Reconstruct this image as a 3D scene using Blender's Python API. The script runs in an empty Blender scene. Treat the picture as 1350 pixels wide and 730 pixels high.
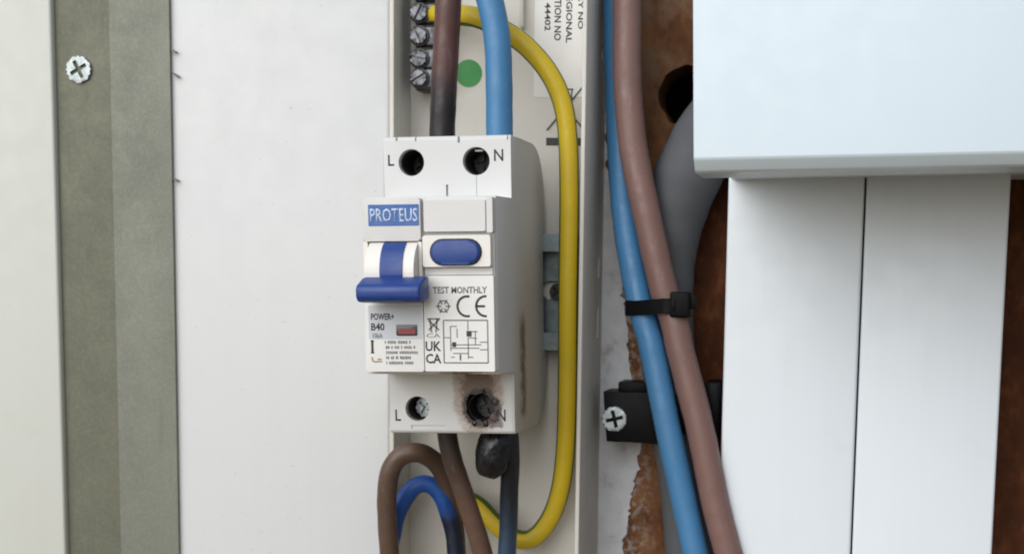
import bpy, bmesh, math, random
from mathutils import Vector, Matrix, noise
random.seed(7)
scene = bpy.context.scene
C = scene.collection
MM = 0.001

# ------------------------------------------------------------------ camera
FPX = 2000.0                       # focal length in photograph pixels (1350 wide)
PX, PY = 835.0, 620.0              # principal point of the uncropped picture
R = ((0.98816764, 0.03932695, -0.14825012),
     (0.15201559, -0.12259321, 0.98074572),
     (0.02039528, -0.99167752, -0.12712096))
CAM = Vector((116.92, -480.0, 3.4696))
cam_d = bpy.data.cameras.new('camera')
cam = bpy.data.objects.new('camera', cam_d)
C.objects.link(cam)
rot = Matrix(((R[0][0], -R[0][1], -R[0][2]),
              (R[1][0], -R[1][1], -R[1][2]),
              (R[2][0], -R[2][1], -R[2][2])))
cam.matrix_world = Matrix.Translation(CAM * MM) @ rot.to_4x4()
cam_d.sensor_fit = 'HORIZONTAL'
cam_d.sensor_width = 36.0
cam_d.lens = 36.0 * FPX / 1350.0
cam_d.shift_x = -(PX - 675.0) / 1350.0
cam_d.shift_y = (PY - 365.0) / 1350.0
cam_d.clip_start = 0.01
cam_d.clip_end = 50.0
cam_d.dof.use_dof = True
cam_d.dof.focus_distance = 0.415
cam_d.dof.aperture_fstop = 22.0
scene.camera = cam

def at(px, py, h):
    """world point (mm) seen at a photograph pixel, h mm proud of the backboard"""
    v = (px - PX, py - PY, FPX)
    r = [sum(R[i][k] * v[k] for k in range(3)) for i in range(3)]
    s = (480.0 - h) / r[1]
    return Vector((CAM.x + r[0] * s, -h, CAM.z + r[2] * s))

# ------------------------------------------------------------------ light: bright overcast sky behind the camera
SUN_EL, SUN_AZ = math.radians(33), math.radians(204)      # azimuth clockwise from +Y
w = bpy.data.worlds.new('World'); scene.world = w; w.use_nodes = True
nt = w.node_tree; nt.nodes.clear()
out = nt.nodes.new('ShaderNodeOutputWorld'); bg = nt.nodes.new('ShaderNodeBackground')
sky = nt.nodes.new('ShaderNodeTexSky'); sky.sky_type = 'NISHITA'; sky.sun_disc = False
sky.sun_elevation = SUN_EL; sky.sun_rotation = SUN_AZ
sky.air_density = 1.0; sky.dust_density = 1.5; sky.ozone_density = 1.0
tc = nt.nodes.new('ShaderNodeTexCoord'); sp = nt.nodes.new('ShaderNodeSeparateXYZ')
mr = nt.nodes.new('ShaderNodeMapRange'); mr.inputs['From Min'].default_value = -0.06; mr.inputs['From Max'].default_value = 0.02
hs = nt.nodes.new('ShaderNodeHueSaturation'); hs.inputs['Saturation'].default_value = 0.6
mx = nt.nodes.new('ShaderNodeMix'); mx.data_type = 'RGBA'
mx.inputs['A'].default_value = (1.9, 1.55, 1.12, 1)          # pale paving below the horizon
nt.links.new(tc.outputs['Generated'], sp.inputs[0]); nt.links.new(sp.outputs['Z'], mr.inputs['Value'])
nt.links.new(sky.outputs[0], hs.inputs['Color']); nt.links.new(hs.outputs[0], mx.inputs['B'])
nt.links.new(mr.outputs[0], mx.inputs['Factor']); nt.links.new(mx.outputs['Result'], bg.inputs['Color'])
bg.inputs['Strength'].default_value = 0.06
nt.links.new(bg.outputs[0], out.inputs[0])
sd = bpy.data.lights.new('sun', 'SUN'); sd.energy = 1.5; sd.angle = math.radians(75); sd.color = (0.96, 0.985, 1.0)
sun = bpy.data.objects.new('sun', sd); C.objects.link(sun)
sdir = Vector((math.sin(SUN_AZ) * math.cos(SUN_EL), math.cos(SUN_AZ) * math.cos(SUN_EL), math.sin(SUN_EL)))
sun.rotation_euler = sdir.to_track_quat('Z', 'Y').to_euler()
scene.view_settings.view_transform = 'Standard'
scene.view_settings.look = 'None'
scene.view_settings.exposure = 0.83
scene.view_settings.gamma = 1.0
scene.view_settings.use_curve_mapping = False
scene.render.engine = 'CYCLES'
scene.cycles.use_denoising = True
scene.cycles.max_bounces = 8
scene.cycles.pixel_filter_type = 'BLACKMAN_HARRIS'
scene.cycles.filter_width = 2.0

# ------------------------------------------------------------------ materials
def nodes(name):
    m = bpy.data.materials.new(name); m.use_nodes = True
    t = m.node_tree; b = t.nodes['Principled BSDF']
    return m, t, b
def N(t, kind, **kw):
    n = t.nodes.new(kind)
    for k, v in kw.items():
        if k in n.inputs: n.inputs[k].default_value = v
        else: setattr(n, k, v)
    return n
def objco(t, scale=(1, 1, 1)):
    tcn = t.nodes.new('ShaderNodeTexCoord'); mp = t.nodes.new('ShaderNodeMapping')
    mp.inputs['Scale'].default_value = scale
    t.links.new(tcn.outputs['Object'], mp.inputs[0])
    return mp.outputs[0]
def ramp(t, src, stops):
    r = t.nodes.new('ShaderNodeValToRGB')
    els = r.color_ramp.elements
    while len(els) > 1: els.remove(els[-1])
    els[0].position = stops[0][0]; els[0].color = (*stops[0][1], 1)
    for p, c in stops[1:]:
        e = els.new(p); e.color = (*c, 1)
    t.links.new(src, r.inputs[0])
    return r.outputs[0]
def mixc(t, fac, a, b, mode='MIX'):
    m = t.nodes.new('ShaderNodeMix'); m.data_type = 'RGBA'; m.blend_type = mode
    for k, v in (('Factor', fac), ('A', a), ('B', b)):
        if isinstance(v, (int, float)): m.inputs[k].default_value = v
        elif isinstance(v, tuple): m.inputs[k].default_value = (*v[:3], 1)
        else: t.links.new(v, m.inputs[k])
    return m.outputs['Result']
def mathn(t, op, a, b=0.0, clamp=False):
    m = t.nodes.new('ShaderNodeMath'); m.operation = op; m.use_clamp = clamp
    for i, v in enumerate((a, b)):
        if isinstance(v, (int, float)): m.inputs[i].default_value = v
        else: t.links.new(v, m.inputs[i])
    return m.outputs[0]
def maprange(t, v, a, b, c=0.0, d=1.0, smooth=True):
    m = t.nodes.new('ShaderNodeMapRange'); m.clamp = True
    if smooth: m.interpolation_type = 'SMOOTHSTEP'
    m.inputs['From Min'].default_value = a; m.inputs['From Max'].default_value = b
    m.inputs['To Min'].default_value = c; m.inputs['To Max'].default_value = d
    t.links.new(v, m.inputs['Value'])
    return m.outputs[0]
def bump(t, b, h, strength, dist):
    n = t.nodes.new('ShaderNodeBump'); n.inputs['Strength'].default_value = strength; n.inputs['Distance'].default_value = dist
    t.links.new(h, n.inputs['Height']); t.links.new(n.outputs[0], b.inputs['Normal'])
def noise_(t, co, scale, detail=4, rough=0.55):
    n = N(t, 'ShaderNodeTexNoise', Scale=scale, Detail=detail, Roughness=rough)
    t.links.new(co, n.inputs['Vector'])
    return n.outputs[0]

def plastic(name, col, rough=0.4, grime=0.12, grime_col=(0.30, 0.25, 0.18), scale=25, speck=0.35, bumpd=0.00004, spec=0.5, streak=0.0):
    m, t, b = nodes(name); co = objco(t)
    n1 = noise_(t, co, scale, 5, 0.6)
    f1 = maprange(t, n1, 0.45, 0.8, 0, grime)
    c = mixc(t, f1, col, grime_col)
    n2 = noise_(t, co, 900, 2, 0.5)
    f2 = maprange(t, n2, 0.68, 0.78, 0, speck)
    c = mixc(t, f2, c, tuple(x * 0.55 for x in col))
    if streak:
        n3 = noise_(t, objco(t, (1, 1, 0.04)), 260, 5, 0.7)
        c = mixc(t, maprange(t, n3, 0.42, 0.8, 0, streak), c, tuple(x * 0.62 for x in grime_col))
        n4 = noise_(t, co, 52, 6, 0.75)
        c = mixc(t, maprange(t, n4, 0.58, 0.76, 0, streak * 3.0), c, grime_col)
    t.links.new(c, b.inputs['Base Color'])
    rr = maprange(t, noise_(t, co, 140, 4), 0.3, 0.7, rough - 0.07, rough + 0.1)
    t.links.new(rr, b.inputs['Roughness'])
    b.inputs['Specular IOR Level'].default_value = spec
    bump(t, b, noise_(t, co, 1500, 2), 0.35, bumpd)
    return m

M = {}
M['panel'] = plastic('white_panel', (0.60, 0.608, 0.605), 0.42, 0.10, (0.46, 0.40, 0.31), 14, streak=0.035)
M['panel_left'] = plastic('cream_panel', (0.575, 0.585, 0.535), 0.42, 0.10, (0.46, 0.40, 0.31), 14, streak=0.03)
M['tray'] = plastic('tray_plastic', (0.60, 0.575, 0.525), 0.45, 0.22, (0.42, 0.35, 0.25), 30, streak=0.08)
M['box'] = plastic('box_plastic', (0.60, 0.69, 0.75), 0.40, 0.04, (0.5, 0.52, 0.5), 20, 0.1, streak=0.02)
M['trunk'] = plastic('trunking_plastic', (0.70, 0.75, 0.795), 0.36, 0.03, (0.5, 0.48, 0.44), 16, 0.1, streak=0.035)
M['breaker'] = plastic('breaker_front_plastic', (0.62, 0.61, 0.595), 0.45, 0.08, (0.45, 0.40, 0.32), 60)
M['blue_plastic'] = plastic('blue_plastic', (0.009, 0.042, 0.21), 0.42, 0.15, (0.06, 0.10, 0.25), 200)
M['drum'] = plastic('toggle_drum_plastic', (0.74, 0.71, 0.66), 0.4)
M['label'] = plastic('label_paper', (0.72, 0.71, 0.68), 0.55, 0.10, (0.5, 0.46, 0.4), 120, 0.2)
M['label_grey'] = plastic('label_grey_film', (0.52, 0.54, 0.57), 0.5, 0.10, (0.45, 0.43, 0.4), 120, 0.2)
M['brand'] = plastic('brand_blue_film', (0.02, 0.10, 0.33), 0.4, 0.2, (0.10, 0.17, 0.35), 300)
M['ink'] = plastic('black_ink', (0.035, 0.035, 0.04), 0.6, 0.3, (0.10, 0.10, 0.10), 900)
M['ink_soft'] = plastic('faded_ink', (0.16, 0.16, 0.17), 0.6, 0.4, (0.30, 0.30, 0.29), 900)
M['ink_white'] = plastic('white_ink', (0.52, 0.60, 0.74), 0.5, 0.0, speck=0.0)
M['ink_brown'] = plastic('rusty_ink', (0.30, 0.16, 0.10), 0.6)
M['black'] = plastic('black_nylon', (0.004, 0.004, 0.005), 0.42, 0.1, (0.012, 0.011, 0.01), 250, 0.2, spec=0.12)
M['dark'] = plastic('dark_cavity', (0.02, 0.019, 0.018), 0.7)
M['sticker'] = plastic('green_sticker', (0.018, 0.24, 0.04), 0.5, 0.08, (0.07, 0.22, 0.08), 300)
M['red'] = plastic('red_flag', (0.25, 0.02, 0.03), 0.4)
M['window'] = plastic('flag_window', (0.05, 0.06, 0.05), 0.2)
M['grey_sheath'] = plastic('grey_sheath', (0.095, 0.10, 0.11), 0.65, 0.3, (0.12, 0.115, 0.11), 80, spec=0.2)

def metal(name, col, rough, mottled=0.3, scale=300, dark=(0.12, 0.11, 0.09)):
    m, t, b = nodes(name); co = objco(t)
    f = maprange(t, noise_(t, co, scale, 5, 0.65), 0.4, 0.75, 0, mottled)
    t.links.new(mixc(t, f, col, dark), b.inputs['Base Color'])
    b.inputs['Metallic'].default_value = 0.85
    t.links.new(maprange(t, noise_(t, co, scale * 0.7, 4), 0.3, 0.7, rough - 0.08, rough + 0.12), b.inputs['Roughness'])
    bump(t, b, noise_(t, co, scale * 1.5, 3), 0.2, 0.00001)
    return m
M['zinc'] = metal('zinc_plate', (0.36, 0.40, 0.41), 0.42, 0.25, 1200)
M['rail'] = metal('rail_steel', (0.24, 0.28, 0.29), 0.4, 0.7, 120, (0.05, 0.065, 0.07))
M['brass'] = metal('dull_brass', (0.10, 0.085, 0.055), 0.45, 0.7, 250, (0.04, 0.035, 0.025))
M['worn_steel'] = metal('worn_steel', (0.15, 0.155, 0.17), 0.38, 1.0, 700, (0.008, 0.008, 0.01))
M['dark_steel'] = metal('dark_steel', (0.06, 0.06, 0.065), 0.5, 0.5)

def galvanised(name, col, col2):
    m, t, b = nodes(name); co = objco(t)
    a = maprange(t, noise_(t, co, 1100, 3, 0.7), 0.42, 0.68, 0.0, 0.45)
    n = noise_(t, co, 45, 6, 0.7)
    c = mixc(t, maprange(t, n, 0.3, 0.72, 0, 0.45), col, col2)
    c = mixc(t, a, c, tuple(x * 1.35 for x in col))
    n2 = noise_(t, objco(t, (1, 1, 0.12)), 420, 4, 0.6)
    c = mixc(t, maprange(t, n2, 0.55, 0.8, 0, 0.35), c, tuple(x * 0.6 for x in col))
    t.links.new(c, b.inputs['Base Color'])
    b.inputs['Metallic'].default_value = 0.35
    t.links.new(maprange(t, n, 0.3, 0.7, 0.46, 0.62), b.inputs['Roughness'])
    bump(t, b, n2, 0.25, 0.00008)
    return m
M['galv'] = galvanised('galvanised_steel', (0.175, 0.18, 0.147), (0.15, 0.154, 0.124))
M['galv_olive'] = galvanised('galvanised_steel_olive', (0.128, 0.129, 0.094), (0.11, 0.11, 0.078))  # darker, more olive tone for the left flange and burrs

def board_mat():
    m, t, b = nodes('varnished_board'); co = objco(t)
    warp = noise_(t, co, 9, 4)
    fib = noise_(t, objco(t, (1, 1, 0.5)), 160, 6, 0.7)
    c = ramp(t, fib, [(0.25, (0.028, 0.008, 0.003)), (0.5, (0.085, 0.025, 0.008)), (0.75, (0.19, 0.068, 0.024))])
    big = maprange(t, noise_(t, co, 38, 5, 0.6), 0.42, 0.62, 0, 0.75)
    c = mixc(t, big, c, (0.048, 0.015, 0.005))
    sep = t.nodes.new('ShaderNodeSeparateXYZ'); t.links.new(co, sep.inputs[0])
    # lighter brown beside the tray: shade near box and trunking put into the colour
    g = maprange(t, sep.outputs[0], 0.068, 0.044, 0, 1)
    g = mathn(t, 'MULTIPLY', g, maprange(t, noise_(t, co, 70, 5, 0.65), 0.34, 0.6, 0.35, 1))
    lit_brown = ramp(t, fib, [(0.3, (0.12, 0.05, 0.02)), (0.7, (0.28, 0.135, 0.06))])
    c = mixc(t, g, c, lit_brown)
    up = mathn(t, 'MULTIPLY', maprange(t, sep.outputs[2], 0.045, 0.072, 0, 1), maprange(t, noise_(t, co, 60, 5, 0.65), 0.40, 0.58, 0.0, 0.8))
    c = mixc(t, mathn(t, 'MULTIPLY', up, maprange(t, sep.outputs[0], 0.085, 0.07, 0, 1)), c, (0.20, 0.12, 0.075))
    # paint specks
    pf = mathn(t, 'MULTIPLY', mathn(t, 'MULTIPLY', maprange(t, sep.outputs[2], 0.02, -0.005, 0, 1), maprange(t, sep.outputs[0], 0.055, 0.042, 0, 1)), maprange(t, noise_(t, co, 420, 3, 0.6), 0.46, 0.62, 0, 0.5))
    c = mixc(t, pf, c, (0.45, 0.44, 0.43))
    t.links.new(c, b.inputs['Base Color'])
    b.inputs['Roughness'].default_value = 0.7; b.inputs['Specular IOR Level'].default_value = 0.15
    bump(t, b, fib, 0.6, 0.0004)
    return m
M['board'] = board_mat()

def plaster_mat():
    m, t, b = nodes('old_white_paint'); co = objco(t)
    n = noise_(t, co, 130, 6, 0.7)
    c = ramp(t, n, [(0.25, (0.30, 0.27, 0.25)), (0.42, (0.56, 0.56, 0.57)), (0.8, (0.70, 0.70, 0.72))])
    t.links.new(c, b.inputs['Base Color']); b.inputs['Roughness'].default_value = 0.8
    bump(t, b, n, 0.8, 0.0005)
    return m
M['plaster'] = plaster_mat()

def housing_mat(name, col):
    """breaker plastic with the scorch marks of a burnt terminal (breaker's own mm coordinates)"""
    m, t, b = nodes(name)
    tcn = t.nodes.new('ShaderNodeTexCoord'); co = tcn.outputs['Object']
    sep = t.nodes.new('ShaderNodeSeparateXYZ'); t.links.new(co, sep.inputs[0])
    X, Y, Z = [mathn(t, 'MULTIPLY', sep.outputs[i], 1000.0) for i in range(3)]
    nz = noise_(t, co, 420, 8, 0.8); nzs = mathn(t, 'SUBTRACT', nz, 0.5)
    c = mixc(t, maprange(t, noise_(t, co, 60, 5), 0.45, 0.8, 0, 0.12), col, (0.42, 0.36, 0.28))
    # brown halo, taller than wide, around the lower right terminal hole
    dx = mathn(t, 'DIVIDE', mathn(t, 'SUBTRACT', X, 7.6), 6.6)
    dz = mathn(t, 'DIVIDE', mathn(t, 'SUBTRACT', Z, -30.5), 10.5)
    d = mathn(t, 'SQRT', mathn(t, 'ADD', mathn(t, 'MULTIPLY', dx, dx), mathn(t, 'MULTIPLY', dz, dz)))
    d = mathn(t, 'ADD', d, mathn(t, 'MULTIPLY', nzs, 0.9))
    low = maprange(t, Z, -21.5, -23.0, 0, 1)
    front = maprange(t, Y, -0.040, -0.0415, 1, 0) if False else 1.0
    f = mathn(t, 'MULTIPLY', maprange(t, d, 1.22, 0.98, 0, 0.62), low)
    c = mixc(t, f, c, (0.29, 0.185, 0.12))
    f = mathn(t, 'MULTIPLY', maprange(t, mathn(t, 'ADD', d, mathn(t, 'MULTIPLY', mathn(t, 'SUBTRACT', noise_(t, co, 900, 4, 0.7), 0.5), 0.8)), 0.95, 0.55, 0, 0.8), low)
    c = mixc(t, f, c, (0.11, 0.058, 0.035))
    ax = mathn(t, 'SUBTRACT', X, 8.6); az = mathn(t, 'SUBTRACT', Z, -34.6)
    rr = mathn(t, 'SQRT', mathn(t, 'ADD', mathn(t, 'MULTIPLY', ax, ax), mathn(t, 'MULTIPLY', az, az)))
    rr = mathn(t, 'ADD', rr, mathn(t, 'MULTIPLY', nzs, 5.0))
    c = mixc(t, maprange(t, rr, 6.3, 4.9, 0, 0.97), c, (0.022, 0.017, 0.015))
    # smear running down and right out of the hole
    bx = mathn(t, 'ABSOLUTE', mathn(t, 'SUBTRACT', X, 12.6)); bz = mathn(t, 'ABSOLUTE', mathn(t, 'SUBTRACT', Z, -37.0))
    bb = mathn(t, 'ADD', mathn(t, 'MAXIMUM', mathn(t, 'MULTIPLY', bx, 1.6), bz), mathn(t, 'MULTIPLY', nzs, 6.0))
    c = mixc(t, maprange(t, bb, 3.6, 2.6, 0, 0.75), c, (0.10, 0.055, 0.05))
    # scorched seam on the right flank; yellowing deepened to hold the flank's shade too
    side = maprange(t, X, 17.2, 17.7, 0, 1)
    ys = mathn(t, 'ABSOLUTE', mathn(t, 'ADD', Y, 53.0))       # 53 mm proud
    ys = mathn(t, 'ADD', ys, mathn(t, 'MULTIPLY', nzs, 5.0))
    zr = mathn(t, 'MULTIPLY', maprange(t, Z, -6, -13, 0, 1), maprange(t, Z, -39, -36, 0, 1))
    fs = mathn(t, 'MULTIPLY', mathn(t, 'MULTIPLY', mathn(t, 'MULTIPLY', maprange(t, ys, 6.0, 0.6, 0, 0.85), maprange(t, noise_(t, co, 260, 4, 0.7), 0.34, 0.52, 0.15, 1.0)), zr), side)
    wide = mathn(t, 'MULTIPLY', maprange(t, mathn(t, 'ABSOLUTE', mathn(t, 'ADD', Y, 46.0)), 24, 4, 0.2, 0.7), side)
    wide = mathn(t, 'MULTIPLY', wide, maprange(t, mathn(t, 'ADD', Z, mathn(t, 'MULTIPLY', nzs, 24)), 26, -16, 0.1, 1))
    c = mixc(t, wide, c, (0.36, 0.29, 0.22))
    c = mixc(t, fs, c, (0.085, 0.045, 0.024))
    t.links.new(c, b.inputs['Base Color'])
    b.inputs['Roughness'].default_value = 0.46
    bump(t, b, noise_(t, co, 1500, 2), 0.35, 0.00004)
    return m
M['housing'] = housing_mat('breaker_housing_plastic', (0.58, 0.58, 0.57))

def cable_mat(name, col, rough=0.42, blacken=None, stripe=None, grime=0.25):
    """soot = (v0, v1, colour): insulation blackened along the cable's length; v in metres"""
    m, t, b = nodes(name)
    uv = t.nodes.new('ShaderNodeUVMap'); sep = t.nodes.new('ShaderNodeSeparateXYZ'); t.links.new(uv.outputs[0], sep.inputs[0])
    co = objco(t)
    c = mixc(t, maprange(t, noise_(t, co, 120, 5, 0.65), 0.42, 0.78, 0, grime), col, tuple(0.5 * x + 0.05 for x in col))
    c = mixc(t, maprange(t, noise_(t, co, 700, 3), 0.6, 0.75, 0, 0.25), c, tuple(min(1, x * 1.3 + 0.06) for x in col))
    if stripe:
        a = mathn(t, 'ABSOLUTE', mathn(t, 'SUBTRACT', mathn(t, 'FRACT', mathn(t, 'ADD', mathn(t, 'MULTIPLY', sep.outputs[0], 2.0), stripe[1])), 0.5))
        c = mixc(t, maprange(t, a, stripe[2] + 0.01, stripe[2] - 0.01, 0, 1), c, stripe[0])
    if blacken:
        v = mathn(t, 'ADD', sep.outputs[1], mathn(t, 'MULTIPLY', mathn(t, 'SUBTRACT', noise_(t, co, 160, 4), 0.5), 0.012))
        c = mixc(t, maprange(t, v, blacken[0], blacken[1], 0, 0.96), c, blacken[2])
    # pale scuffs along the sheath and settled dust
    sc = noise_(t, objco(t, (1, 1, 0.25)), 480, 5, 0.75)
    c = mixc(t, maprange(t, sc, 0.60, 0.74, 0, 0.22), c, (0.34, 0.31, 0.28))
    t.links.new(c, b.inputs['Base Color'])
    t.links.new(maprange(t, noise_(t, co, 220, 5, 0.7), 0.3, 0.7, rough - 0.1, rough + 0.18), b.inputs['Roughness'])
    bump(t, b, mathn(t, 'ADD', noise_(t, co, 500, 3), mathn(t, 'MULTIPLY', noise_(t, co, 90, 3), 2.0)), 0.3, 0.00012)
    return m
BROWN, BLUE = (0.14, 0.062, 0.05), (0.035, 0.17, 0.40)
M['c_brown'] = cable_mat('brown_insulation', (0.19, 0.105, 0.09))
M['c_blue'] = cable_mat('blue_insulation', (0.05, 0.185, 0.37))
M['c_blue_top'] = cable_mat('blue_insulation_clean', (0.05, 0.185, 0.37))
M['c_brown_soot'] = cable_mat('brown_insulation_sooted', (0.085, 0.032, 0.026), 0.45, (0.029, 0.046, (0.006, 0.005, 0.006)))
M['c_earth'] = cable_mat('yellow_green_insulation', (0.58, 0.41, 0.010), 0.42, None, ((0.06, 0.12, 0.012), 0.07, 0.17))
M['c_brown2'] = cable_mat('thin_brown_insulation', (0.088, 0.050, 0.031), 0.45)
M['c_brown3'] = cable_mat('thin_brown_insulation_dark_top', (0.115, 0.063, 0.044), 0.45, (0.034, 0.004, (0.025, 0.018, 0.014)))  # darkens towards the top end
M['c_blue2'] = cable_mat('deep_blue_insulation', (0.008, 0.07, 0.30), 0.42, (0.053, 0.061, (0.006, 0.008, 0.016)))  # turns near black along the right leg
M['c_navy'] = cable_mat('burnt_navy_insulation', (0.022, 0.05, 0.095), 0.45, (0.046, 0.022, (0.006, 0.007, 0.011)))

def char_mat():
    m, t, b = nodes('charred_insulation'); co = objco(t)
    n = noise_(t, co, 380, 6, 0.7)
    t.links.new(ramp(t, n, [(0.35, (0.003, 0.003, 0.004)), (0.6, (0.008, 0.008, 0.011)), (0.8, (0.035, 0.035, 0.043))]), b.inputs['Base Color'])
    t.links.new(maprange(t, noise_(t, co, 500, 3), 0.35, 0.65, 0.22, 0.5), b.inputs['Roughness'])
    v = N(t, 'ShaderNodeTexVoronoi', Scale=650.0); t.links.new(co, v.inputs['Vector'])
    hgt = mathn(t, 'SUBTRACT', mathn(t, 'MULTIPLY', n, 1.2), mathn(t, 'MULTIPLY', v.outputs['Distance'], 0.5))
    bump(t, b, hgt, 0.3, 0.0002)
    return m
M['char'] = char_mat()

# ------------------------------------------------------------------ mesh helpers (mm in, metres out)
def finish(name, bm, mat, parent=None, smooth=True):
    bmesh.ops.recalc_face_normals(bm, faces=bm.faces)
    bmesh.ops.scale(bm, vec=(MM, MM, MM), verts=bm.verts)
    me = bpy.data.meshes.new(name); bm.to_mesh(me); bm.free()
    if smooth:
        me.polygons.foreach_set('use_smooth', [True] * len(me.polygons))
        me.set_sharp_from_angle(angle=math.radians(38))
    o = bpy.data.objects.new(name, me); C.objects.link(o)
    if mat: me.materials.append(M[mat])
    o.parent = parent
    return o
def box(bm, x0, x1, h0, h1, z0, z1, bev=0.0, seg=2):
    """axis-aligned block; h counts millimetres towards the camera (-Y)"""
    t = bmesh.new(); bmesh.ops.create_cube(t, size=1.0)
    for v in t.verts:
        v.co = Vector(((x0 + x1) / 2 + v.co.x * (x1 - x0), -(h0 + h1) / 2 + v.co.y * (h1 - h0), (z0 + z1) / 2 + v.co.z * (z1 - z0)))
    if bev: bmesh.ops.bevel(t, geom=t.edges[:], offset=bev, segments=seg, profile=0.5, affect='EDGES')
    merge(bm, t); return bm
def merge(bm, t):
    me = bpy.data.meshes.new('tmp'); t.to_mesh(me); t.free(); bm.from_mesh(me); bpy.data.meshes.remove(me)
def prism_x(bm, prof, x0, x1, bev=0.0, seg=2):
    """profile of (h, z) points extruded along x"""
    t = bmesh.new()
    a = [t.verts.new((x0, -h, z)) for h, z in prof]; b = [t.verts.new((x1, -h, z)) for h, z in prof]
    n = len(prof); t.faces.new(a); t.faces.new(b[::-1])
    for i in range(n): t.faces.new((a[i], b[i], b[(i + 1) % n], a[(i + 1) % n]))
    if bev: bmesh.ops.bevel(t, geom=t.edges[:], offset=bev, segments=seg, profile=0.5, affect='EDGES', clamp_overlap=True)
    merge(bm, t); return bm
def prism_y(bm, prof, h0, h1, bev=0.0, seg=2):
    """outline of (x, z) points extruded from h0 to h1"""
    t = bmesh.new()
    a = [t.verts.new((x, -h0, z)) for x, z in prof]; b = [t.verts.new((x, -h1, z)) for x, z in prof]
    n = len(prof); t.faces.new(a); t.faces.new(b[::-1])
    for i in range(n): t.faces.new((a[i], b[i], b[(i + 1) % n], a[(i + 1) % n]))
    if bev:
        ed = [e for e in t.edges if all(abs(v.co.y + h1) < 1e-6 for v in e.verts)]
        bmesh.ops.bevel(t, geom=ed, offset=bev, segments=seg, profile=0.5, affect='EDGES', clamp_overlap=True)
    merge(bm, t); return bm
def circle(cx, cz, r, n=32, a0=0.0): return [(cx + r * math.cos(a0 + 2 * math.pi * i / n), cz + r * math.sin(a0 + 2 * math.pi * i / n)) for i in range(n)]
def stadium(cx, cz, hw, hh, n=10):
    p = []; r = min(hw, hh)
    for k in range(n + 1): a = -math.pi / 2 + math.pi * k / n; p.append((cx + hw - r + r * math.cos(a), cz + (hh - r if False else 0) + r * math.sin(a)))
    for k in range(n + 1): a = math.pi / 2 + math.pi * k / n; p.append((cx - hw + r + r * math.cos(a), cz + r * math.sin(a)))
    return p
def roundrect(x0, x1, z0, z1, r, n=5):
    p = []
    for cx, cz, a0 in ((x1 - r, z0 + r, -90), (x1 - r, z1 - r, 0), (x0 + r, z1 - r, 90), (x0 + r, z0 + r, 180)):
        for k in range(n + 1):
            a = math.radians(a0 + 90 * k / n); p.append((cx + r * math.cos(a), cz + r * math.sin(a)))
    return p
def catmull(pts, n=10):
    P = [pts[0] * 2 - pts[1]] + pts + [pts[-1] * 2 - pts[-2]]; o = []
    for i in range(1, len(P) - 2):
        for k in range(n):
            u = k / n; a, b, c, d = P[i - 1:i + 3]
            o.append(0.5 * ((2 * b) + (c - a) * u + (2 * a - 5 * b + 4 * c - d) * u * u + (3 * b - a - 3 * c + d) * u ** 3))
    o.append(pts[-1].copy()); return o
def tube(bm, pts, rad, n=20, sub=10, wob=0.0, twist=0.0):
    """round cable through 3D points with UV (u round it, v along it in metres)"""
    path = catmull(pts, sub); uvl = bm.loops.layers.uv.verify()
    T = [(path[min(i + 1, len(path) - 1)] - path[max(i - 1, 0)]).normalized() for i in range(len(path))]
    ref = Vector((0, -1, 0)); nrm = (ref - T[0] * ref.dot(T[0])).normalized(); rings = []; L = [0.0]
    for i, p in enumerate(path):
        if i: L.append(L[-1] + (p - path[i - 1]).length); nrm = (nrm - T[i] * nrm.dot(T[i])).normalized()
        bi = T[i].cross(nrm)
        r = rad(i / (len(path) - 1)) if callable(rad) else rad
        ring = []
        for k in range(n):
            a = 2 * math.pi * k / n + twist * L[i]
            rr = r * (1 + wob * noise.noise(p * 0.25 + Vector((math.cos(a), math.sin(a), 0)) * 0.6))
            ring.append(bm.verts.new(p + (nrm * math.cos(a) + bi * math.sin(a)) * rr))
        rings.append(ring)
    for i in range(len(rings) - 1):
        for k in range(n):
            f = bm.faces.new((rings[i][k], rings[i][(k + 1) % n], rings[i + 1][(k + 1) % n], rings[i + 1][k]))
            for lp, (u, v) in zip(f.loops, ((k / n, L[i]), ((k + 1) / n, L[i]), ((k + 1) / n, L[i + 1]), (k / n, L[i + 1]))): lp[uvl].uv = (u, v * MM)
    for ring in (rings[0][::-1], rings[-1]):
        f = bm.faces.new(ring)
        for lp in f.loops: lp[uvl].uv = (0.25, (0 if ring is not rings[-1] else L[-1]) * MM)
    return bm
def cut(o, cutters):
    """boolean the cutters out of o, keep the plain mesh"""
    tmp = []
    for bm in cutters:
        c = finish('cutter', bm, None, None, False); tmp.append(c)
        md = o.modifiers.new('cut', 'BOOLEAN'); md.operation = 'DIFFERENCE'; md.solver = 'EXACT'; md.object = c
        c.parent = o.parent
    bpy.context.view_layer.update()
    dg = bpy.context.evaluated_depsgraph_get()
    me = bpy.data.meshes.new_from_object(o.evaluated_get(dg), depsgraph=dg)
    o.modifiers.clear(); old = o.data; o.data = me; me.name = o.name; bpy.data.meshes.remove(old)
    for c in tmp:
        d = c.data; bpy.data.objects.remove(c); bpy.data.meshes.remove(d)
    me.polygons.foreach_set('use_smooth', [True] * len(me.polygons)); me.set_sharp_from_angle(angle=math.radians(38))
    return o
def empty(name, loc, ry=0.0):
    o = bpy.data.objects.new(name, None); C.objects.link(o)
    o.empty_display_size = 0.01; o.location = Vector(loc) * MM; o.rotation_euler = (0, ry, 0); return o
def tag(o, label, cat, group=None):
    o['label'] = label; o['category'] = cat
    if group: o['group'] = group
    return o
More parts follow.
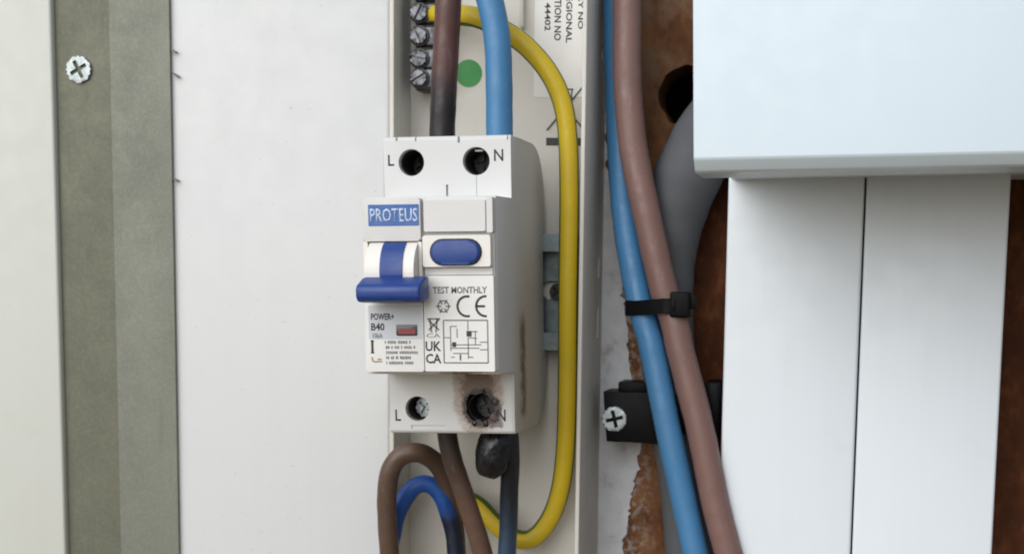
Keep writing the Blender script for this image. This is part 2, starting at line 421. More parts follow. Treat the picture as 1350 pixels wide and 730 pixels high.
def text(name, s, x0, x1, z0, z1, h, mat, parent, turn=0, bold=0.0):
    """lettering as thin raised mesh filling the given rectangle, lying in the wall plane"""
    cu = bpy.data.curves.new('tmp', 'FONT'); cu.body = s; cu.size = 1.0; cu.extrude = 0.0; cu.offset = bold; cu.resolution_u = 2
    to = bpy.data.objects.new('tmp', cu); C.objects.link(to)
    bpy.context.view_layer.update(); dg = bpy.context.evaluated_depsgraph_get()
    me = bpy.data.meshes.new_from_object(to.evaluated_get(dg), depsgraph=dg)
    bpy.data.objects.remove(to); bpy.data.curves.remove(cu)
    bm = bmesh.new(); bm.from_mesh(me); bpy.data.meshes.remove(me)
    r = bmesh.ops.extrude_face_region(bm, geom=bm.faces[:])
    for g in r['geom']:
        if isinstance(g, bmesh.types.BMVert): g.co.z += 1.0
    if turn:                                                  # reads downwards
        for v in bm.verts: v.co.x, v.co.y = v.co.y, -v.co.x
    xs = [v.co.x for v in bm.verts]; ys = [v.co.y for v in bm.verts]; ax, bx = min(xs), max(xs); ay, by = min(ys), max(ys)
    for v in bm.verts:
        v.co = Vector((x0 + (v.co.x - ax) / (bx - ax) * (x1 - x0), -(h + 0.07 * v.co.z), z0 + (v.co.y - ay) / (by - ay) * (z1 - z0)))
    return finish(name, bm, mat, parent, False)
def strips(name, rects, h, mat, parent, t=0.07):
    bm = bmesh.new()
    for x0, x1, z0, z1 in rects: box(bm, x0, x1, h, h + t, z0, z1)
    return finish(name, bm, mat, parent, False)
def seg(x0, z0, x1, z1, w):
    d = Vector((x1 - x0, z1 - z0)); n = Vector((-d.y, d.x)).normalized() * w / 2
    return [(x0 + n.x, z0 + n.y), (x0 - n.x, z0 - n.y), (x1 - n.x, z1 - n.y), (x1 + n.x, z1 + n.y)]
def lines(name, segs, w, h, mat, parent, t=0.07):
    bm = bmesh.new()
    for s in segs: prism_y(bm, seg(*s, w), h, h + t)
    return finish(name, bm, mat, parent, False)
def screw(name, x, z, h, r, mat, parent, turn=0.4, dome=0.8, cross=True, depth=1.25):
    """pan head with a cross recess"""
    bm = bmesh.new()
    prism_y(bm, circle(x, z, r, 36), h - 0.2, h + dome, min(0.45, dome * 0.5), 3)
    o = finish(name, bm, mat, parent)
    c, s = math.cos(turn), math.sin(turn); cs = []
    for a in ((c, s), (-s, c))[: 2 if cross else 1]:
        q = bmesh.new(); L = r * (0.70 if cross else 0.98)
        prism_y(q, seg(x - a[0] * L, z - a[1] * L, x + a[0] * L, z + a[1] * L, r * 0.30), h + dome - depth, h + dome + 1); cs.append(q)
    cut(o, cs); o.data.set_sharp_from_angle(angle=math.radians(18)); return o

# ================================================================== the setting
bm = bmesh.new(); box(bm, -230, 240, -18, 0, -160, 170)
board = finish('backboard', bm, 'board', None, False); board['kind'] = 'structure'
hc = at(908, 127, 0)
q = bmesh.new(); prism_y(q, [(hc.x + 9.4 * (1 + 0.14 * noise.noise(Vector((math.cos(k * .131) * 2.2, math.sin(k * .131) * 2.2, 4)))) * math.cos(k * .1309), hc.z + 9.4 * (1 + 0.14 * noise.noise(Vector((math.cos(k * .131) * 2.2, math.sin(k * .131) * 2.2, 4)))) * math.sin(k * .1309)) for k in range(48)], -30, 5); cut(board, [q])
# cavity behind the hole in the board
bm = bmesh.new(); box(bm, hc.x - 30, hc.x + 30, -60, -18.5, hc.z - 30, hc.z + 30)
cav = finish('wall_cavity', bm, 'dark', None, False); cav['kind'] = 'structure'
q = bmesh.new(); box(q, hc.x - 28, hc.x + 28, -58, -17, hc.z - 28, hc.z + 28); cut(cav, [q])

# ragged band of old white paint on the board beside the tray
bm = bmesh.new(); prof = []
edge = [(797, -40), (798, 60), (800, 160), (804, 240), (812, 300), (820, 350), (824, 400), (828, 450), (833, 500), (846, 560), (845, 590), (838, 630), (828, 680), (820, 735), (815, 790)]
ep = catmull([at(a, b, 0) for a, b in edge], 14)
for p in ep:
    j = noise.noise(Vector((p.z * 0.9, 3, 0))) * 0.8 + noise.noise(Vector((p.z * 3.1, 5, 0))) * 0.5 + noise.noise(Vector((p.z * 0.25, 9, 0))) * 1.6 + random.uniform(-.35, .35)
    prof.append((p.x + j, p.z))
prof = [(32.0, prof[0][1])] + prof + [(32.0, prof[-1][1])]
prism_y(bm, prof, 0.0, 0.7)
for k in range(0):                                          # flakes left standing beyond the edge
    p = random.choice(ep); r = random.uniform(0.15, 0.6); ox = random.expovariate(0.5)
    prism_y(bm, [(p.x + 0.6 + ox + r * random.uniform(.5, 1) * math.cos(a), p.z + r * random.uniform(.5, 1.2) * math.sin(a)) for a in (0, 1.1, 2.1, 3.2, 4.3, 5.3)], 0.0, 0.4)
pa = finish('old_paint', bm, 'plaster', None, False); pa['kind'] = 'stuff'
tag(pa, 'ragged band of old white paint left on the brown board beside the tray', 'paint')

# ================================================================== left: panel, steel strip, white panel
def panel(name, x0, x1, h0, h1, z0, z1, bev, mat, label):
    bm = bmesh.new(); box(bm, x0, x1, h0, h1, z0, z1, bev, 3)
    return tag(finish(name, bm, mat), label, 'panel')
panel('white_panel', -230, -133.2, 0.2, 35.5, -165, 170, 0.9, 'panel_left', 'white cabinet edge left of the grey steel strip')
panel('white_panel', -100, -26.8, 0.2, 32.6, -165, 170, 1.0, 'panel', 'broad plain white panel between the steel strip and the circuit breaker')
strip = empty('steel_strip', (-114, -33, -160)); tag(strip, 'folded grey galvanised steel strip with one screw on the left', 'metal strip')
def strip_part(name, prof, mat):
    bm = bmesh.new(); t = bmesh.new()
    lo = [t.verts.new((x + 114, -h + 33, 0)) for x, h in prof]; hi = [t.verts.new((x + 114, -h + 33, 325)) for x, h in prof]
    n = len(prof); t.faces.new(lo); t.faces.new(hi[::-1])
    for i in range(n): t.faces.new((lo[i], hi[i], hi[(i + 1) % n], lo[(i + 1) % n]))
    merge(bm, t); return finish(name, bm, mat, strip, False)
strip_part('flange', [(-138, 31.8), (-138, 33.4), (-115.35, 33.4), (-115.35, 31.8)], 'galv_olive')
strip_part('flange', [(-115.3, 31.8), (-115.3, 33.42), (-95.6, 33.9), (-95.5, 32.7)], 'galv')
sp_ = at(105, 92, 33.4)
screw('screw', sp_.x + 114, sp_.z + 160, 0.4, 4.1, 'zinc', strip, 0.5, 0.9)
# little steel burrs on the strip's cut edge
for k, (a, b_, l) in enumerate(((231, 68, 0.5), (233, 99, 1.0), (234, 238, 0.2))):
    p = at(a, b_, 33.8); bm = bmesh.new()
    prism_y(bm, seg(p.x + 114 - 1.2, p.z + 160 + 0.5, p.x + 114 + 0.5 * l, p.z + 160 - 0.6 * l, 0.45), -0.2, 1.2)
    finish('burr', bm, 'galv_olive', strip, False)

# ================================================================== the tray with its rail, earth bar and printing
tray = empty('enclosure_tray', (3, 0, 0)); tag(tray, 'open white plastic enclosure tray holding the circuit breaker and its rail', 'enclosure')
ZT, ZB = 150, -150
bm = bmesh.new(); box(bm, -29.2, 29.8, 12, 16, ZB, ZT); finish('back_panel', bm, 'tray', tray, False)
bm = bmesh.new(); box(bm, -29.6, -28.2, 0.3, 33.2, ZB, ZT, 0.3); finish('side_wall', bm, 'tray', tray)
bm = bmesh.new(); box(bm, 28.9, 30.2, 0.3, 34, ZB, ZT, 0.35); rw = finish('side_wall', bm, 'tray', tray)
q = []
for a, b_, hh in ((787, 352, 3.2), (787, 424, 5.0), (788, 70, 2.0)):
    p = at(a, b_, 8); s = bmesh.new(); box(s, 26, 33, 6.5, 9.5, p.z - hh, p.z + hh); q.append(s)
cut(rw, q)
# moulded rib on the floor near the top
bm = bmesh.new(); p = at(690, 20, 16); box(bm, p.x - 3 - 0.6, p.x - 3 + 0.6, 15.9, 19, p.z - 4, ZT, 0.2); finish('rib', bm, 'tray', tray)
# 35 mm top-hat rail
bm = bmesh.new(); rz = -2.0
prism_x(bm, [(24, rz + 17.5), (24, rz + 12.3), (17.6, rz + 12.3), (17.6, rz - 12.3), (24, rz - 12.3), (24, rz - 17.5), (22.9, rz - 17.5), (22.9, rz - 13.4), (16.4, rz - 13.4), (16.4, rz + 13.4), (22.9, rz + 13.4), (22.9, rz + 17.5)][::-1], -27, 27.6)
rail = finish('rail', bm, 'rail', tray, False)
p = at(737, 383, 17.6); q = bmesh.new(); prism_y(q, [(p.x - 3 + a, p.z + b_) for a, b_ in stadium(0, 0, 5.5, 2.9)], 16.2, 19); cut(rail, [q])
screw('screw', at(763, 452, 24).x - 3, at(763, 452, 24).z, 24.0, 1.9, 'zinc', tray, 0.3, 0.9)
p = at(735, 385, 19); screw('screw', p.x - 3, p.z, 17.7, 2.6, 'dark_steel', tray, 0.7, 1.4)
# earth terminal bar, upper left
p0, p1 = at(543, 118, 26), at(575, -70, 26)
bm = bmesh.new(); box(bm, p0.x - 3, p1.x - 3, 16, 22.6, p0.z, p1.z, 0.6); eb = finish('earth_bar', bm, 'brass', tray)
for py in (-42, -13, 17, 47, 77, 103):
    p = at(552, py, 26)
    bm = bmesh.new(); box(bm, p0.x - 2.8, p1.x - 3.4, 22.4, 24.9, p.z - 2.9, p.z + 2.9, 0.6, 3); finish('terminal_block', bm, 'worn_steel' if py % 3 else 'brass', eb)
    bm = bmesh.new(); prism_y(bm, circle(p.x - 3, p.z, 3.1, 28), 24.8, 25.5, 0.2); finish('terminal_collar', bm, 'dark_steel', eb)
    screw('terminal_screw', p.x - 3, p.z, 25.6, 2.5, 'worn_steel', eb, 0.6 + py * 0.03, 1.2, False, 0.9)
# rating label on the tray floor: print reading downwards, then the crossed-out bin and its bar
def T(px, py): p = at(px, py, 16); return p.x - 3, p.z
x0, z1 = T(706, -60); x1, z0 = T(772, 66)
bm = bmesh.new(); box(bm, x0, x1 + 0.8, 16.0, 16.12, z0 - 14, z1); lab = finish('rating_label', bm, 'label', tray, False)
for s, ax_, bx_, top, bot in (('RATED 44402', 718, 727, -46, 41), ('PRODUCTION NO', 730.5, 741, -52, 54), ('NEN REGIONAL', 746, 755.5, -48, 57), ('BATTERY NO', 762, 770, -50, 39)):
    a = T(ax_, bot); b_ = T(bx_, top); text('lettering', s, a[0], b_[0], a[1], b_[1], 16.12, 'ink', lab, 1, 0.018)
a, b_, c_, d_ = T(721, 114), T(771, 172), T(721, 172), T(771, 112)
sy = lines('bin_symbol', [(*a, *b_), (*c_, *d_)], 0.42, 16.24, 'ink', lab)
e = T(745, 118); 
lines('bin_outline', [(e[0] - 2.6, e[1], e[0] + 2.6, e[1]), (e[0] - 2.2, e[1], e[0] - 1.5, e[1] - 9.5), (e[0] + 2.2, e[1], e[0] + 1.5, e[1] - 9.5), (e[0] - 1.5, e[1] - 9.5, e[0] + 1.5, e[1] - 9.5)], 0.4, 16.13, 'ink', lab)
a, b_ = T(720, 192), T(768, 182); strips('bar_mark', [(a[0], b_[0], a[1], b_[1])], 16.02, 'ink', tray)
# green dot
p = at(618, 97, 16); bm = bmesh.new(); prism_y(bm, circle(p.x, p.z, 4.15, 40), 16.0, 16.15)
tag(finish('round_sticker', bm, 'sticker', None, False), 'round green sticker on the tray floor between the two upper cables', 'sticker')

# ================================================================== the circuit breaker (36 mm wide, local mm; h counted from the board)
A = math.radians(-1.5)
brk = empty('circuit_breaker', (0.72, 0, 0), A)
tag(brk, 'white circuit breaker with blue toggle and a scorched lower terminal', 'circuit breaker')
XL, XR = -18.3, 18.3
def arc(cx, cz, r, a0, a1, n=8): return [(cx + r * math.cos(math.radians(a0 + (a1 - a0) * k / n)), cz + r * math.sin(math.radians(a0 + (a1 - a0) * k / n))) for k in range(n + 1)]
# side profile in (h, z): shoulder front at 64, rounded back corners down to the rail
prof = [(64, 23.4), (64, 40.2)] + [(63.4, 40.9)] + [(54, 40.9)] + arc(36, 25.4, 15.4, 88, 178)[0:] + [(20.6, 15.9), (24.3, 15.9), (24.3, -20.0), (20.6, -20.0)] + arc(36, -26.4, 15.4, 182, 272) + [(54, -41.9), (63.4, -41.9), (64, -41.2), (64, -24)] + [(82, -24), (82, 23.4)]
bm = bmesh.new(); prism_x(bm, prof, XL, XR, 0.28, 2)
hous = finish('housing', bm, 'housing', brk)
HOLES = [(-10.2, 33.8, 3.7), (8.4, 33.9, 3.85), (-10.1, -34.9, 3.5), (8.2, -34.5, 4.0)]
cs = []
for x, z, r in HOLES:
    q = bmesh.new(); pr = circle(x, z, r, 40)
    if z < 0 and x > 0:                                       # heat has sagged the edge of the burnt hole
        pr = [(x + (a - x) * k_, z + (b_ - z) * k_) for a, b_ in pr for k_ in [1.05 + 0.30 * noise.noise(Vector((a * .45, b_ * .45, 2.0)))]]
    prism_y(q, pr, 50, 66); cs.append(q)
for x, w_, sgn in ((-5.0, 8.8, 1), (10.6, 9.0, 1), (-3.5, 7.0, -1), (11.6, 9.6, -1)):           # cable mouths in top and bottom
    q = bmesh.new()
    z = 41 if sgn > 0 else -42
    box(q, x - w_ / 2, x + w_ / 2, 42, 55, z - 9, z + 9); cs.append(q)
for x0, x1, z0, z1, dp in ((-0.35, 0.25, 24.2, 27.6, 1.2), (-9.0, -8.6, 39.6, 42, 1.5), (3.2, 3.9, 39.0, 42, 1.5), (17.2, 17.6, 39.6, 42, 1.0), (-14.6, -13.9, 39.8, 42, 1.2), (-12.0, -2.0, -40.6, -39.6, 0.35), (5.2, 14.0, -40.5, -39.7, 0.35)):
    q = bmesh.new(); box(q, x0, x1, 64 - dp, 66, z0, z1); cs.append(q)
cut(hous, cs)
# seam between the two moulded halves
lines('seam', [(8.4, 24.2, 8.4, 30.0)], 0.12, 63.98, 'ink_soft', hous, 0.05)
for i, (x, z, r) in enumerate(HOLES):
    mt = ('dark_steel', 'dark_steel', 'zinc', 'dark_steel')[i]  # upper heads coloured dark to stand in for shade inside the holes
    screw('terminal_screw', x + (0.7 if i == 2 else 0.1), z, (51, 52.5, 56.5, 54)[i], r - 0.35, mt, hous, 0.5 + i, 1.2)
for x, z, r in HOLES:                                        # dark liner added to put shade inside each hole
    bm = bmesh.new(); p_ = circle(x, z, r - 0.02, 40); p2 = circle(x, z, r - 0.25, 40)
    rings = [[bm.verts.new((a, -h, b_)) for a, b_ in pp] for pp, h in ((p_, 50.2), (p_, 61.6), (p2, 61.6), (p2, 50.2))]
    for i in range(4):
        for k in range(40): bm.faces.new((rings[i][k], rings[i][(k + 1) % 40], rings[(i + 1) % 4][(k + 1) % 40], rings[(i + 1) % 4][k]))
    finish('hole_shade_liner', bm, 'dark', hous)
for k, (a, rr_) in enumerate(((20, .9), (75, .55), (-35, 1.15), (-70, .8), (150, .6), (-110, .7), (-20, .6))):   # blistered plastic round the burnt hole
    bm = bmesh.new(); bmesh.ops.create_icosphere(bm, subdivisions=3, radius=1.0)
    ca_, sa_ = math.cos(math.radians(a)), math.sin(math.radians(a))
    for v in bm.verts:
        g = 1 + 0.25 * noise.noise(v.co * 1.6 + Vector((k, 0, 0)))
        v.co = Vector((8.2 + ca_ * (4.5 + .3 * rr_) + v.co.x * rr_ * g, -64 + v.co.y * .38 * g, -34.5 + sa_ * (4.5 + .3 * rr_) + v.co.z * rr_ * 1.2 * g))
    finish('blister', bm, 'char' if k % 2 else 'housing', hous)
bm = bmesh.new(); box(bm, 8.0 - .5, 10.4 - .5, 60.5, 62, 36.6, 37.2, .1); finish('terminal_clamp', bm, 'zinc', hous)
for s, x0, x1, z0, z1 in (('L', -16.9, -15.2, 33.0, 36.0), ('N', 13.5, 16.1, 33.8, 37.0), ('L', -16.6, -15.0, -38.4, -35.2), ('N', 13.2, 15.6, -38.3, -35.0)):
    text('lettering', s, x0, x1, z0, z1, 64.0, 'ink', hous, 0, 0.012)

# raised front, built of the mouldings one can see
F = 86.0
def plate(name, x0, x1, z0, z1, h0, h1, mat='breaker', bev=0.35, parent=None, r=0.5):
    bm = bmesh.new(); prism_y(bm, roundrect(x0, x1, z0, z1, r), h0, h1, bev, 3)
    return finish(name, bm, mat, parent or brk)
FL, FR = -17.4, 18.2
bm = bmesh.new(); box(bm, FL + .15, FR - .1, 80, 83.4, -23.1, 22.7, 0.3); fc = finish('front_cover', bm, 'housing', brk)
lp = plate('brand_plate', FL, -1.45, 11.6, 22.9, 82, F, r=.6)
bpl = plate('brand_sticker', -15.7, -1.75, 15.6, 21.2, F - .3, F + .12, 'brand', .05, lp, .2)
text('lettering', 'PROTEUS', -15.2, -2.1, 16.6, 20.2, F + .12, 'ink_white', bpl, 0, 0.012)
plate('blank_cover', -0.6, 16.2, 14.0, 22.2, 82, F - .4, r=.5)
plate('edge_rib', 16.55, FR, 13.6, 22.9, 82, F - .1, bev=.25, r=.4)
plate('filler', -1.1, 16.4, 21.9, 22.9, 82, F - 1.4, bev=.2, r=.3)
bf = plate('button_frame', -0.9, 17.6, 4.7, 13.0, 82, F + .3, 'drum', .45, None, .7)
bm = bmesh.new(); prism_y(bm, stadium(8.2, 8.55, 7.15, 3.55), F, F + .42, .1); finish('button_well', bm, 'dark', bf)
bm = bmesh.new(); prism_y(bm, stadium(8.2, 8.5, 6.7, 3.2), F - 1, F + 1.5, .7, 4); finish('test_button', bm, 'blue_plastic', brk)
plate('ledge', -0.8, 17.6, 2.6, 4.5, 82, F - 1.6, bev=.2, r=.3)
# toggle well: side cheeks, white drum halves, blue lever
plate('cheek', FL, -16.2, -4.2, 11.4, 82, F - .3, 'drum', .3, None, .4)
plate('cheek', -2.2, -1.3, -4.2, 11.4, 82, F - .2, 'drum', .2, None, .3)
def drum(x0, x1):
    bm = bmesh.new(); prism_x(bm, arc(81.5, 3.2, 8.9, 0, 360, 40)[:-1], x0, x1, 0.3); return finish('toggle_drum', bm, 'drum', brk)
drum(-15.6, -11.55); drum(-5.3, -2.3)
bm = bmesh.new()
stem = arc(81.5, 3.2, 9.3, 60, -10, 10)
prism_x(bm, stem + [(81.5, -1.0), (81.5, 8.0)], -11.5, -5.35, 0.2)
tg = finish('toggle', bm, 'blue_plastic', brk)
bm = bmesh.new()
prism_x(bm, [(88.2, 2.4), (92.0, 1.9), (96.6, 0.2), (97.6, -1.0), (97.4, -3.4), (96.2, -4.4), (92.5, -4.6), (88.2, -3.4)], -16.0, 1.35, 0.7, 3)
finish('toggle_bar', bm, 'blue_plastic', tg)
# rating labels
ll = plate('rating_label', FL, -1.25, -23.1, -4.7, 82, F, 'label', .25, None, .4)
bm = bmesh.new(); prism_y(bm, roundrect(-16.4, -1.6, -14.4, -5.4, .3), F - .2, F + .06); gl = finish('grey_field', bm, 'label_grey', ll)
text('lettering', 'POWER+', -15.7, -9.3, -9.3, -7.5, F + .06, 'ink', ll, 0, .02)
text('lettering', 'B40', -15.7, -12.0, -12.1, -10.1, F + .06, 'ink', ll, 0, .02)
text('lettering', '10kA', -15.3, -12.6, -14.1, -12.8, F + .06, 'ink_soft', ll, 0, .01)
wn = plate('flag_window', -8.7, -2.9, -13.5, -10.5, F - .2, F + .25, 'window', .1, ll, .3)
plate('flag', -8.1, -3.4, -13.0, -11.6, F, F + .3, 'red', .02, wn, .1)
rnd = random.Random(3); rects = []
for k, (xa, xb) in enumerate(((-12.0, -4.9), (-11.8, -3.0), (-11.7, -2.7), (-11.7, -4.2), (-11.7, -3.4))):
    z = -15.2 - 1.38 * k; x = xa
    while x < xb - .3:
        w_ = rnd.uniform(.18, .5); rects.append((x, min(x + w_, xb), z - rnd.uniform(.36, .46), z + rnd.uniform(.30, .42))); x += w_ + rnd.choice((.12, .14, .16, .16, .55))
strips('fine_print', rects, F, 'ink_soft', ll)
strips('rating_mark', [(-15.85, -15.2, -18.2, -14.7), (-16.0, -15.05, -15.0, -14.7), (-16.0, -15.05, -18.2, -17.9)], F + .02, 'ink', ll)
lines('rating_tick', [(-15.7, -19.2, -15.5, -20.3), (-15.5, -20.3, -14.4, -20.6), (-14.4, -20.4, -12.9, -20.4), (-14.2, -19.8, -13.0, -19.8)], .34, F, 'ink_brown', ll)
rl = plate('wiring_label', -1.0, FR, -23.0, 2.4, 82, F - .1, 'label', .25, None, .4)
H2 = F - .1
text('lettering', 'TEST MONTHLY', 1.6, 16.4, -2.3, -0.5, H2, 'ink_soft', rl, 0, .02)
def ring_segs(cx, cz, r, a0, a1, n=12):
    p = arc(cx, cz, r, a0, a1, n); return [(*p[i], *p[i + 1]) for i in range(n)]
lines('ce_mark', ring_segs(10.9, -5.7, 2.65, 75, 285) + ring_segs(16.0, -5.7, 2.65, 85, 275) + [(13.4, -5.7, 15.8, -5.7)], .62, H2, 'ink', rl)
lines('round_emblem', ring_segs(4.4, -5.7, 1.5, 0, 360) + [(4.4 + math.cos(a) * .6, -5.7 + math.sin(a) * .6, 4.4 + math.cos(a) * 2, -5.7 + math.sin(a) * 2) for a in [k * math.pi / 3 for k in range(6)]], .33, H2, 'ink_soft', rl)
lines('bin_symbol', [(-.2, -9.0, 3.4, -9.0), (.6, -9.0, 1.0, -12.6), (2.6, -9.0, 2.2, -12.6), (.2, -12.0, 3.1, -9.2), (.2, -9.4, 3.1, -12.0)], .42, H2, 'ink_soft', rl)
text('lettering', 'CA', -.4, 3.4, -14.0, -12.9, H2, 'ink_soft', rl)
text('lettering', 'UK', -.75, 3.5, -17.6, -15.0, H2, 'ink', rl, 0, .02)
text('lettering', 'CA', -.75, 3.5, -20.9, -18.3, H2, 'ink', rl, 0, .02)
X0, X1, Z0, Z1 = 4.3, 16.4, -20.7, -9.4
lines('wiring_diagram', [(X0, Z0, X1, Z0), (X1, Z0, X1, Z1), (X1, Z1, X0, Z1), (X0, Z1, X0, Z0)], .34, H2, 'ink_soft', rl)
lines('diagram_lines', [(6.2, -11, 6.2, -17.5), (8.0, -11.6, 8.0, -14), (6.2, -11, 8, -11), (11, -9.6, 11, -12), (11, -14, 11, -19.6), (6.2, -15.9, 14.6, -15.9), (6.2, -16.8, 14, -16.8), (13, -12.2, 13, -15.9), (11, -12.4, 13.6, -12.4), (11, -14, 13.4, -14.2), (6.8, -18.2, 11, -18.2), (8.8, -18.4, 8.8, -20.2), (4.6, -14, 6, -14), (14.2, -15.2, 16.2, -15.2), (6.2, -19.2, 7.2, -19.2), (11, -19.2, 12.3, -19.2), (14.2, -17.2, 16.2, -17.2)], .26, H2, 'ink_soft', rl)
strips('diagram_block', [(10.6, 12.0, -13.7, -12.2), (6.6, 7.7, -16.5, -15.2), (8.6, 9.0, -19.9, -18.6)], H2 + .01, 'ink', rl)

# ================================================================== cables
def cable(name, pts, rad, mat, label, cat='cable', group=None, wob=0.035, parent=None, n=22, twist=0.0):
    jit = random.Random(len(label))
    pp = [at(*p) + Vector((jit.uniform(-.22, .22), 0, jit.uniform(-.2, .2))) for p in pts]
    bm = bmesh.new(); tube(bm, pp, rad, n, 10, wob, twist)
    o = finish(name, bm, mat, parent)
    for p in o.data.polygons: p.use_smooth = len(p.vertices) == 4
    if parent is None: tag(o, label, cat, group)
    return o
cable('brown_cable', [(594, -70, 46), (591, 0, 47), (588, 60, 47), (585, 120, 48), (584, 170, 48.5), (584, 215, 48.5)], 3.75, 'c_brown_soot', 'brown cable entering the top of the breaker, sooty black at its lower end')
cable('blue_cable', [(622, -60, 46), (643, -10, 47), (654, 45, 48), (658, 100, 48.5), (658, 170, 48.5), (658, 215, 48.5)], 3.85, 'c_blue_top', 'bright blue cable entering the top right of the breaker')
cable('earth_cable', [(573, 21, 23), (592, 21, 26), (630, 24, 32), (664, 40, 33), (694, 62, 32), (722, 95, 31), (741, 135, 30), (748, 180, 29.6), (750, 260, 29.4), (749, 400, 29.4), (748, 500, 28), (746, 590, 27), (738, 648, 26), (722, 688, 25), (698, 711, 25), (672, 706, 25), (650, 686, 25), (628, 664, 25), (604, 655, 25)], 2.95, 'c_earth', 'yellow and green earth cable looping around the right of the breaker', wob=0.012, twist=0.0)
cable('brown_cable', [(514, 800, 36), (514, 735, 38), (511, 690, 40), (510, 650, 42), (514, 620, 43), (528, 601, 43), (547, 595, 42), (565, 601, 39), (580, 617, 34), (590, 645, 30), (598, 690, 27), (604, 760, 25)], 2.95, 'c_brown2', 'dark brown cable bent in a tall arch at bottom left of the breaker')
cable('blue_cable', [(506, 800, 31), (510, 745, 31), (516, 708, 32), (523, 680, 33), (533, 658, 33), (548, 640, 33), (566, 638, 32), (581, 652, 31), (592, 680, 30), (600, 715, 29), (604, 790, 28)], 2.7, 'c_blue2', 'small deep blue cable arching inside the dark brown one')
cable('brown_cable', [(588, 545, 49), (590, 575, 49), (597, 605, 48), (606, 636, 46), (617, 668, 44), (629, 705, 42), (640, 740, 40), (652, 790, 38)], 2.95, 'c_brown3', 'straight brown cable slanting down from the bottom left terminal')
nv = cable('navy_cable', [(668, 548, 49), (671, 580, 49), (672, 610, 46), (671, 650, 43), (671, 690, 41), (669, 730, 40), (668, 790, 39)], 2.75, 'c_navy', 'burnt navy cable with a charred lump under the lower right terminal')
# the melted lump
bm = bmesh.new(); bmesh.ops.create_icosphere(bm, subdivisions=5, radius=1.0)
lc = at(651, 597, 50)
for v in bm.verts:
    d = v.co.normalized()
    ridge = 0.03 * math.sin(6 * math.atan2(d.y, d.x) + 3 * d.z)                    # lengthwise folds of the shrunk sleeve
    r = 1 + (0.4 + 0.6 * max(0, 1 - abs(d.z))) * ridge + 0.07 * noise.noise(d * 2.0 + Vector((2, 0, 1))) + 0.03 * noise.noise(d * 7.0) + 0.012 * noise.noise(d * 17)
    e = (math.hypot(d.x, d.y) ** 3.2 + abs(d.z) ** 3.2) ** (-1 / 3.2) if d.z > 0 else (math.hypot(d.x, d.y) ** 2.3 + abs(d.z) ** 2.3) ** (-1 / 2.3)
    p = Vector((d.x * 5.3, d.y * 4.4, d.z * 7.3)) * e * r
    p.x += 0.14 * p.z
    v.co = lc + p
lump = finish('charred_lump', bm, 'char', nv)
lump.data.set_sharp_from_angle(angle=math.pi)
# supply tails and the grey cable on the board, outside the tray
def grey_r(u): return 10.3 - 1.9 * min(1.0, max(0.0, (u - 0.30) / 0.15))
cable('grey_cable', [(1060, 70, 17), (990, 110, 14), (936, 176, 11.5), (904, 238, 10.8), (885, 305, 9.8), (878, 390, 8.2), (881, 480, 8.2), (892, 560, 8.2), (904, 640, 8.2), (912, 740, 8.2), (916, 830, 8.2)], grey_r, 'grey_sheath', 'thick dark grey cable bending out from behind the white box', n=32)
cable('blue_cable', [(813, -80, 13), (812, 0, 13), (813, 100, 13), (816, 170, 13.5), (819, 230, 14.5), (826, 300, 17), (840, 380, 20), (852, 430, 22), (860, 460, 23), (881, 560, 25), (901, 660, 25), (917, 730, 25), (930, 790, 25)], 3.95, 'c_blue', 'long blue supply cable running outside the tray, tied to the brown one')
cable('brown_cable', [(824, -80, 21), (826, 0, 21), (828, 100, 21.5), (833, 170, 22), (842, 230, 22.5), (856, 300, 23.5), (875, 380, 24), (890, 430, 24.5), (897, 460, 25), (921, 560, 26), (942, 660, 26), (961, 730, 26), (980, 800, 26)], 4.3, 'c_brown', 'thick brown supply cable running down beside the white trunking')

# cable tie round the two supply cables
tie = empty('cable_tie', tuple(at(863, 404, 22))); tag(tie, 'black cable tie binding the blue and brown supply cables', 'cable tie')
o_ = at(863, 404, 22)
ca, cb = at(846, 406, 20.9) - o_, at(882, 403, 24.3) - o_
ra, rb = 4.25, 4.6
pts = []
dv = Vector((cb.x - ca.x, cb.y - ca.y)); base = math.atan2(dv.y, dv.x)
for k in range(17): a = base + math.pi / 2 + math.pi * k / 16; pts.append((ca.x + ra * math.cos(a), ca.y + ra * math.sin(a), ca.z))
for k in range(17): a = base - math.pi / 2 + math.pi * k / 16; pts.append((cb.x + rb * math.cos(a), cb.y + rb * math.sin(a), cb.z))
bm = bmesh.new(); n = len(pts); cen = Vector(((ca.x + cb.x) / 2, (ca.y + cb.y) / 2)); vs = []
for x, y, z in pts:
    nn = (Vector((x, y)) - cen).normalized() * 0.9
    vs.append([bm.verts.new((x, y, z - 2.3)), bm.verts.new((x + nn.x, y + nn.y, z - 2.3)), bm.verts.new((x + nn.x, y + nn.y, z + 2.3)), bm.verts.new((x, y, z + 2.3))])
for i in range(n):
    for k in range(4): bm.faces.new((vs[i][k], vs[i][(k + 1) % 4], vs[(i + 1) % n][(k + 1) % 4], vs[(i + 1) % n][k]))
bmesh.ops.bevel(bm, geom=[e for e in bm.edges if abs(e.verts[0].co.x - e.verts[1].co.x) + abs(e.verts[0].co.y - e.verts[1].co.y) > 0.05 and abs(e.verts[0].co.z - e.verts[1].co.z) < 0.5], offset=0.2, segments=1, affect='EDGES')
finish('band', bm, 'black', tie)
hp = at(899, 401, 27) - o_
bm = bmesh.new(); box(bm, hp.x - 3.4, hp.x + 2.6, -hp.y - 3.2, -hp.y + 2.6, hp.z - 3.9, hp.z + 3.7, 0.7, 3); hd = finish('head', bm, 'black', tie)
bm = bmesh.new(); box(bm, hp.x + 1.2, hp.x + 4.3, -hp.y - 0.6, -hp.y + 0.7, hp.z - 1.4, hp.z + 2.9, 0.25); finish('cut_tail', bm, 'black', hd)
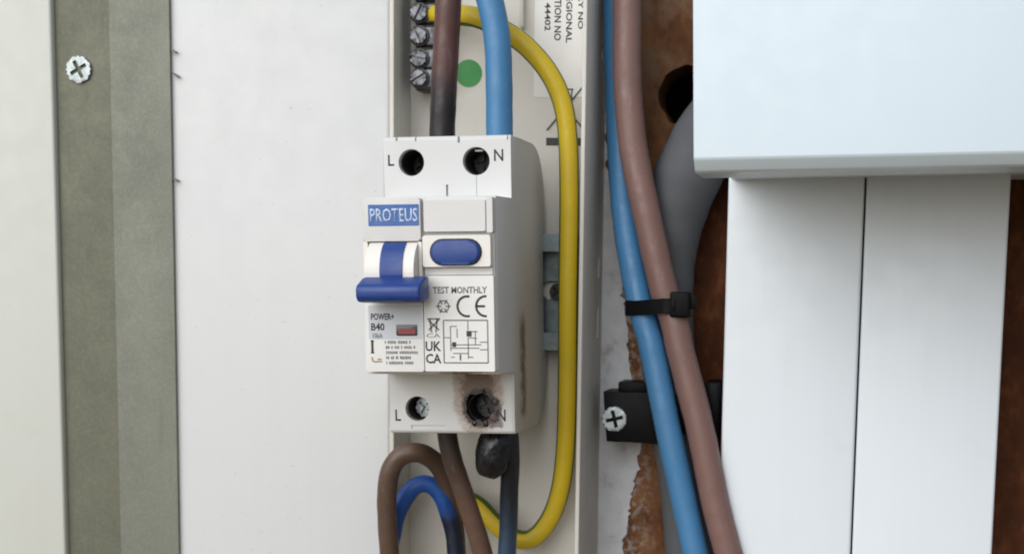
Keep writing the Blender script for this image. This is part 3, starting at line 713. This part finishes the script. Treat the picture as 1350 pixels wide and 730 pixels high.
# glossy locking pawl in the head
bm = bmesh.new(); box(bm, hp.x - 2.6, hp.x - 1.6, -hp.y + 2.3, -hp.y + 2.95, hp.z - 1.9, hp.z + 1.4, 0.25); finish('pawl', bm, 'black', hd)

# black cleat under the supply cables
p = at(795, 516, 16); q_ = at(868, 585, 16); e_ = at(947, 570, 16)
cl = empty('cable_cleat', (p.x + 8, 0, (p.z + q_.z) / 2)); tag(cl, 'black plastic cable cleat screwed beside the tray under the blue cable', 'cable clip')
ox, oz = p.x + 8, (p.z + q_.z) / 2
bm = bmesh.new(); prism_y(bm, [(p.x - ox, p.z - oz), (p.x - ox + 1.3, q_.z - oz + .2), (q_.x - ox, q_.z - oz), (q_.x - ox - .5, p.z - oz + .3)], 0.8, 16, 0.5); finish('foot', bm, 'black', cl)
a = at(815, 503, 14); b_ = at(852, 519, 14)
bm = bmesh.new(); box(bm, a.x - ox, b_.x - ox, 1.0, 14, b_.z - oz, a.z - oz, 0.3); finish('lug', bm, 'black', cl)
bm = bmesh.new(); box(bm, q_.x - ox - 2, e_.x - ox - 3, 16.9, 18.8, q_.z - oz + 4, p.z - oz - 0.5, 0.3); finish('bridge', bm, 'black', cl)
bm = bmesh.new(); box(bm, e_.x - ox - 4.5, e_.x - ox, 0.8, 18.6, q_.z - oz + 3.5, p.z - oz + 4, 0.4); finish('foot', bm, 'black', cl)
s_ = at(810, 552, 17); screw('screw', s_.x - ox, s_.z - oz, 16.0, 3.9, 'zinc', cl, 0.25, 1.1)

# ================================================================== right: trunking and the big white box
def trunking(x0, x1, label):
    t = empty('trunking', ((x0 + x1) / 2, 0, -150)); tag(t, label, 'trunking', 'white trunking below the box')
    hw = (x1 - x0) / 2
    bm = bmesh.new(); box(bm, -hw + .5, hw - .5, 0.8, 22.2, 0, 189.0, 0.5); finish('channel', bm, 'trunk', t)
    bm = bmesh.new(); box(bm, -hw, hw, 18.0, 25.0, -1, 189.4, 0.9, 4); finish('lid', bm, 'trunk', t)
trunking(74.8, 114.7, 'left of the two white trunking lengths, beside the brown supply cable')
trunking(115.25, 156.3, 'right of the two white trunking lengths, beside the dark brown board')
bxr = empty('service_box', (74, 0, 31.8), math.radians(-1.7)); tag(bxr, 'large plain white box overhanging the trunking at top right', 'box')
bm = bmesh.new(); box(bm, 1.5, 118, 0.5, 80, 0.3, 140, 1.2, 3); finish('base', bm, 'box', bxr)
bm = bmesh.new(); prism_x(bm, [(78, -2.6), (97.2, -2.6), (98.4, -2.1), (100.7, 0.3), (101, 0.9), (101, 142), (78, 142)], -0.9, 121, 0.15, 2); finish('cover', bm, 'box', bxr)
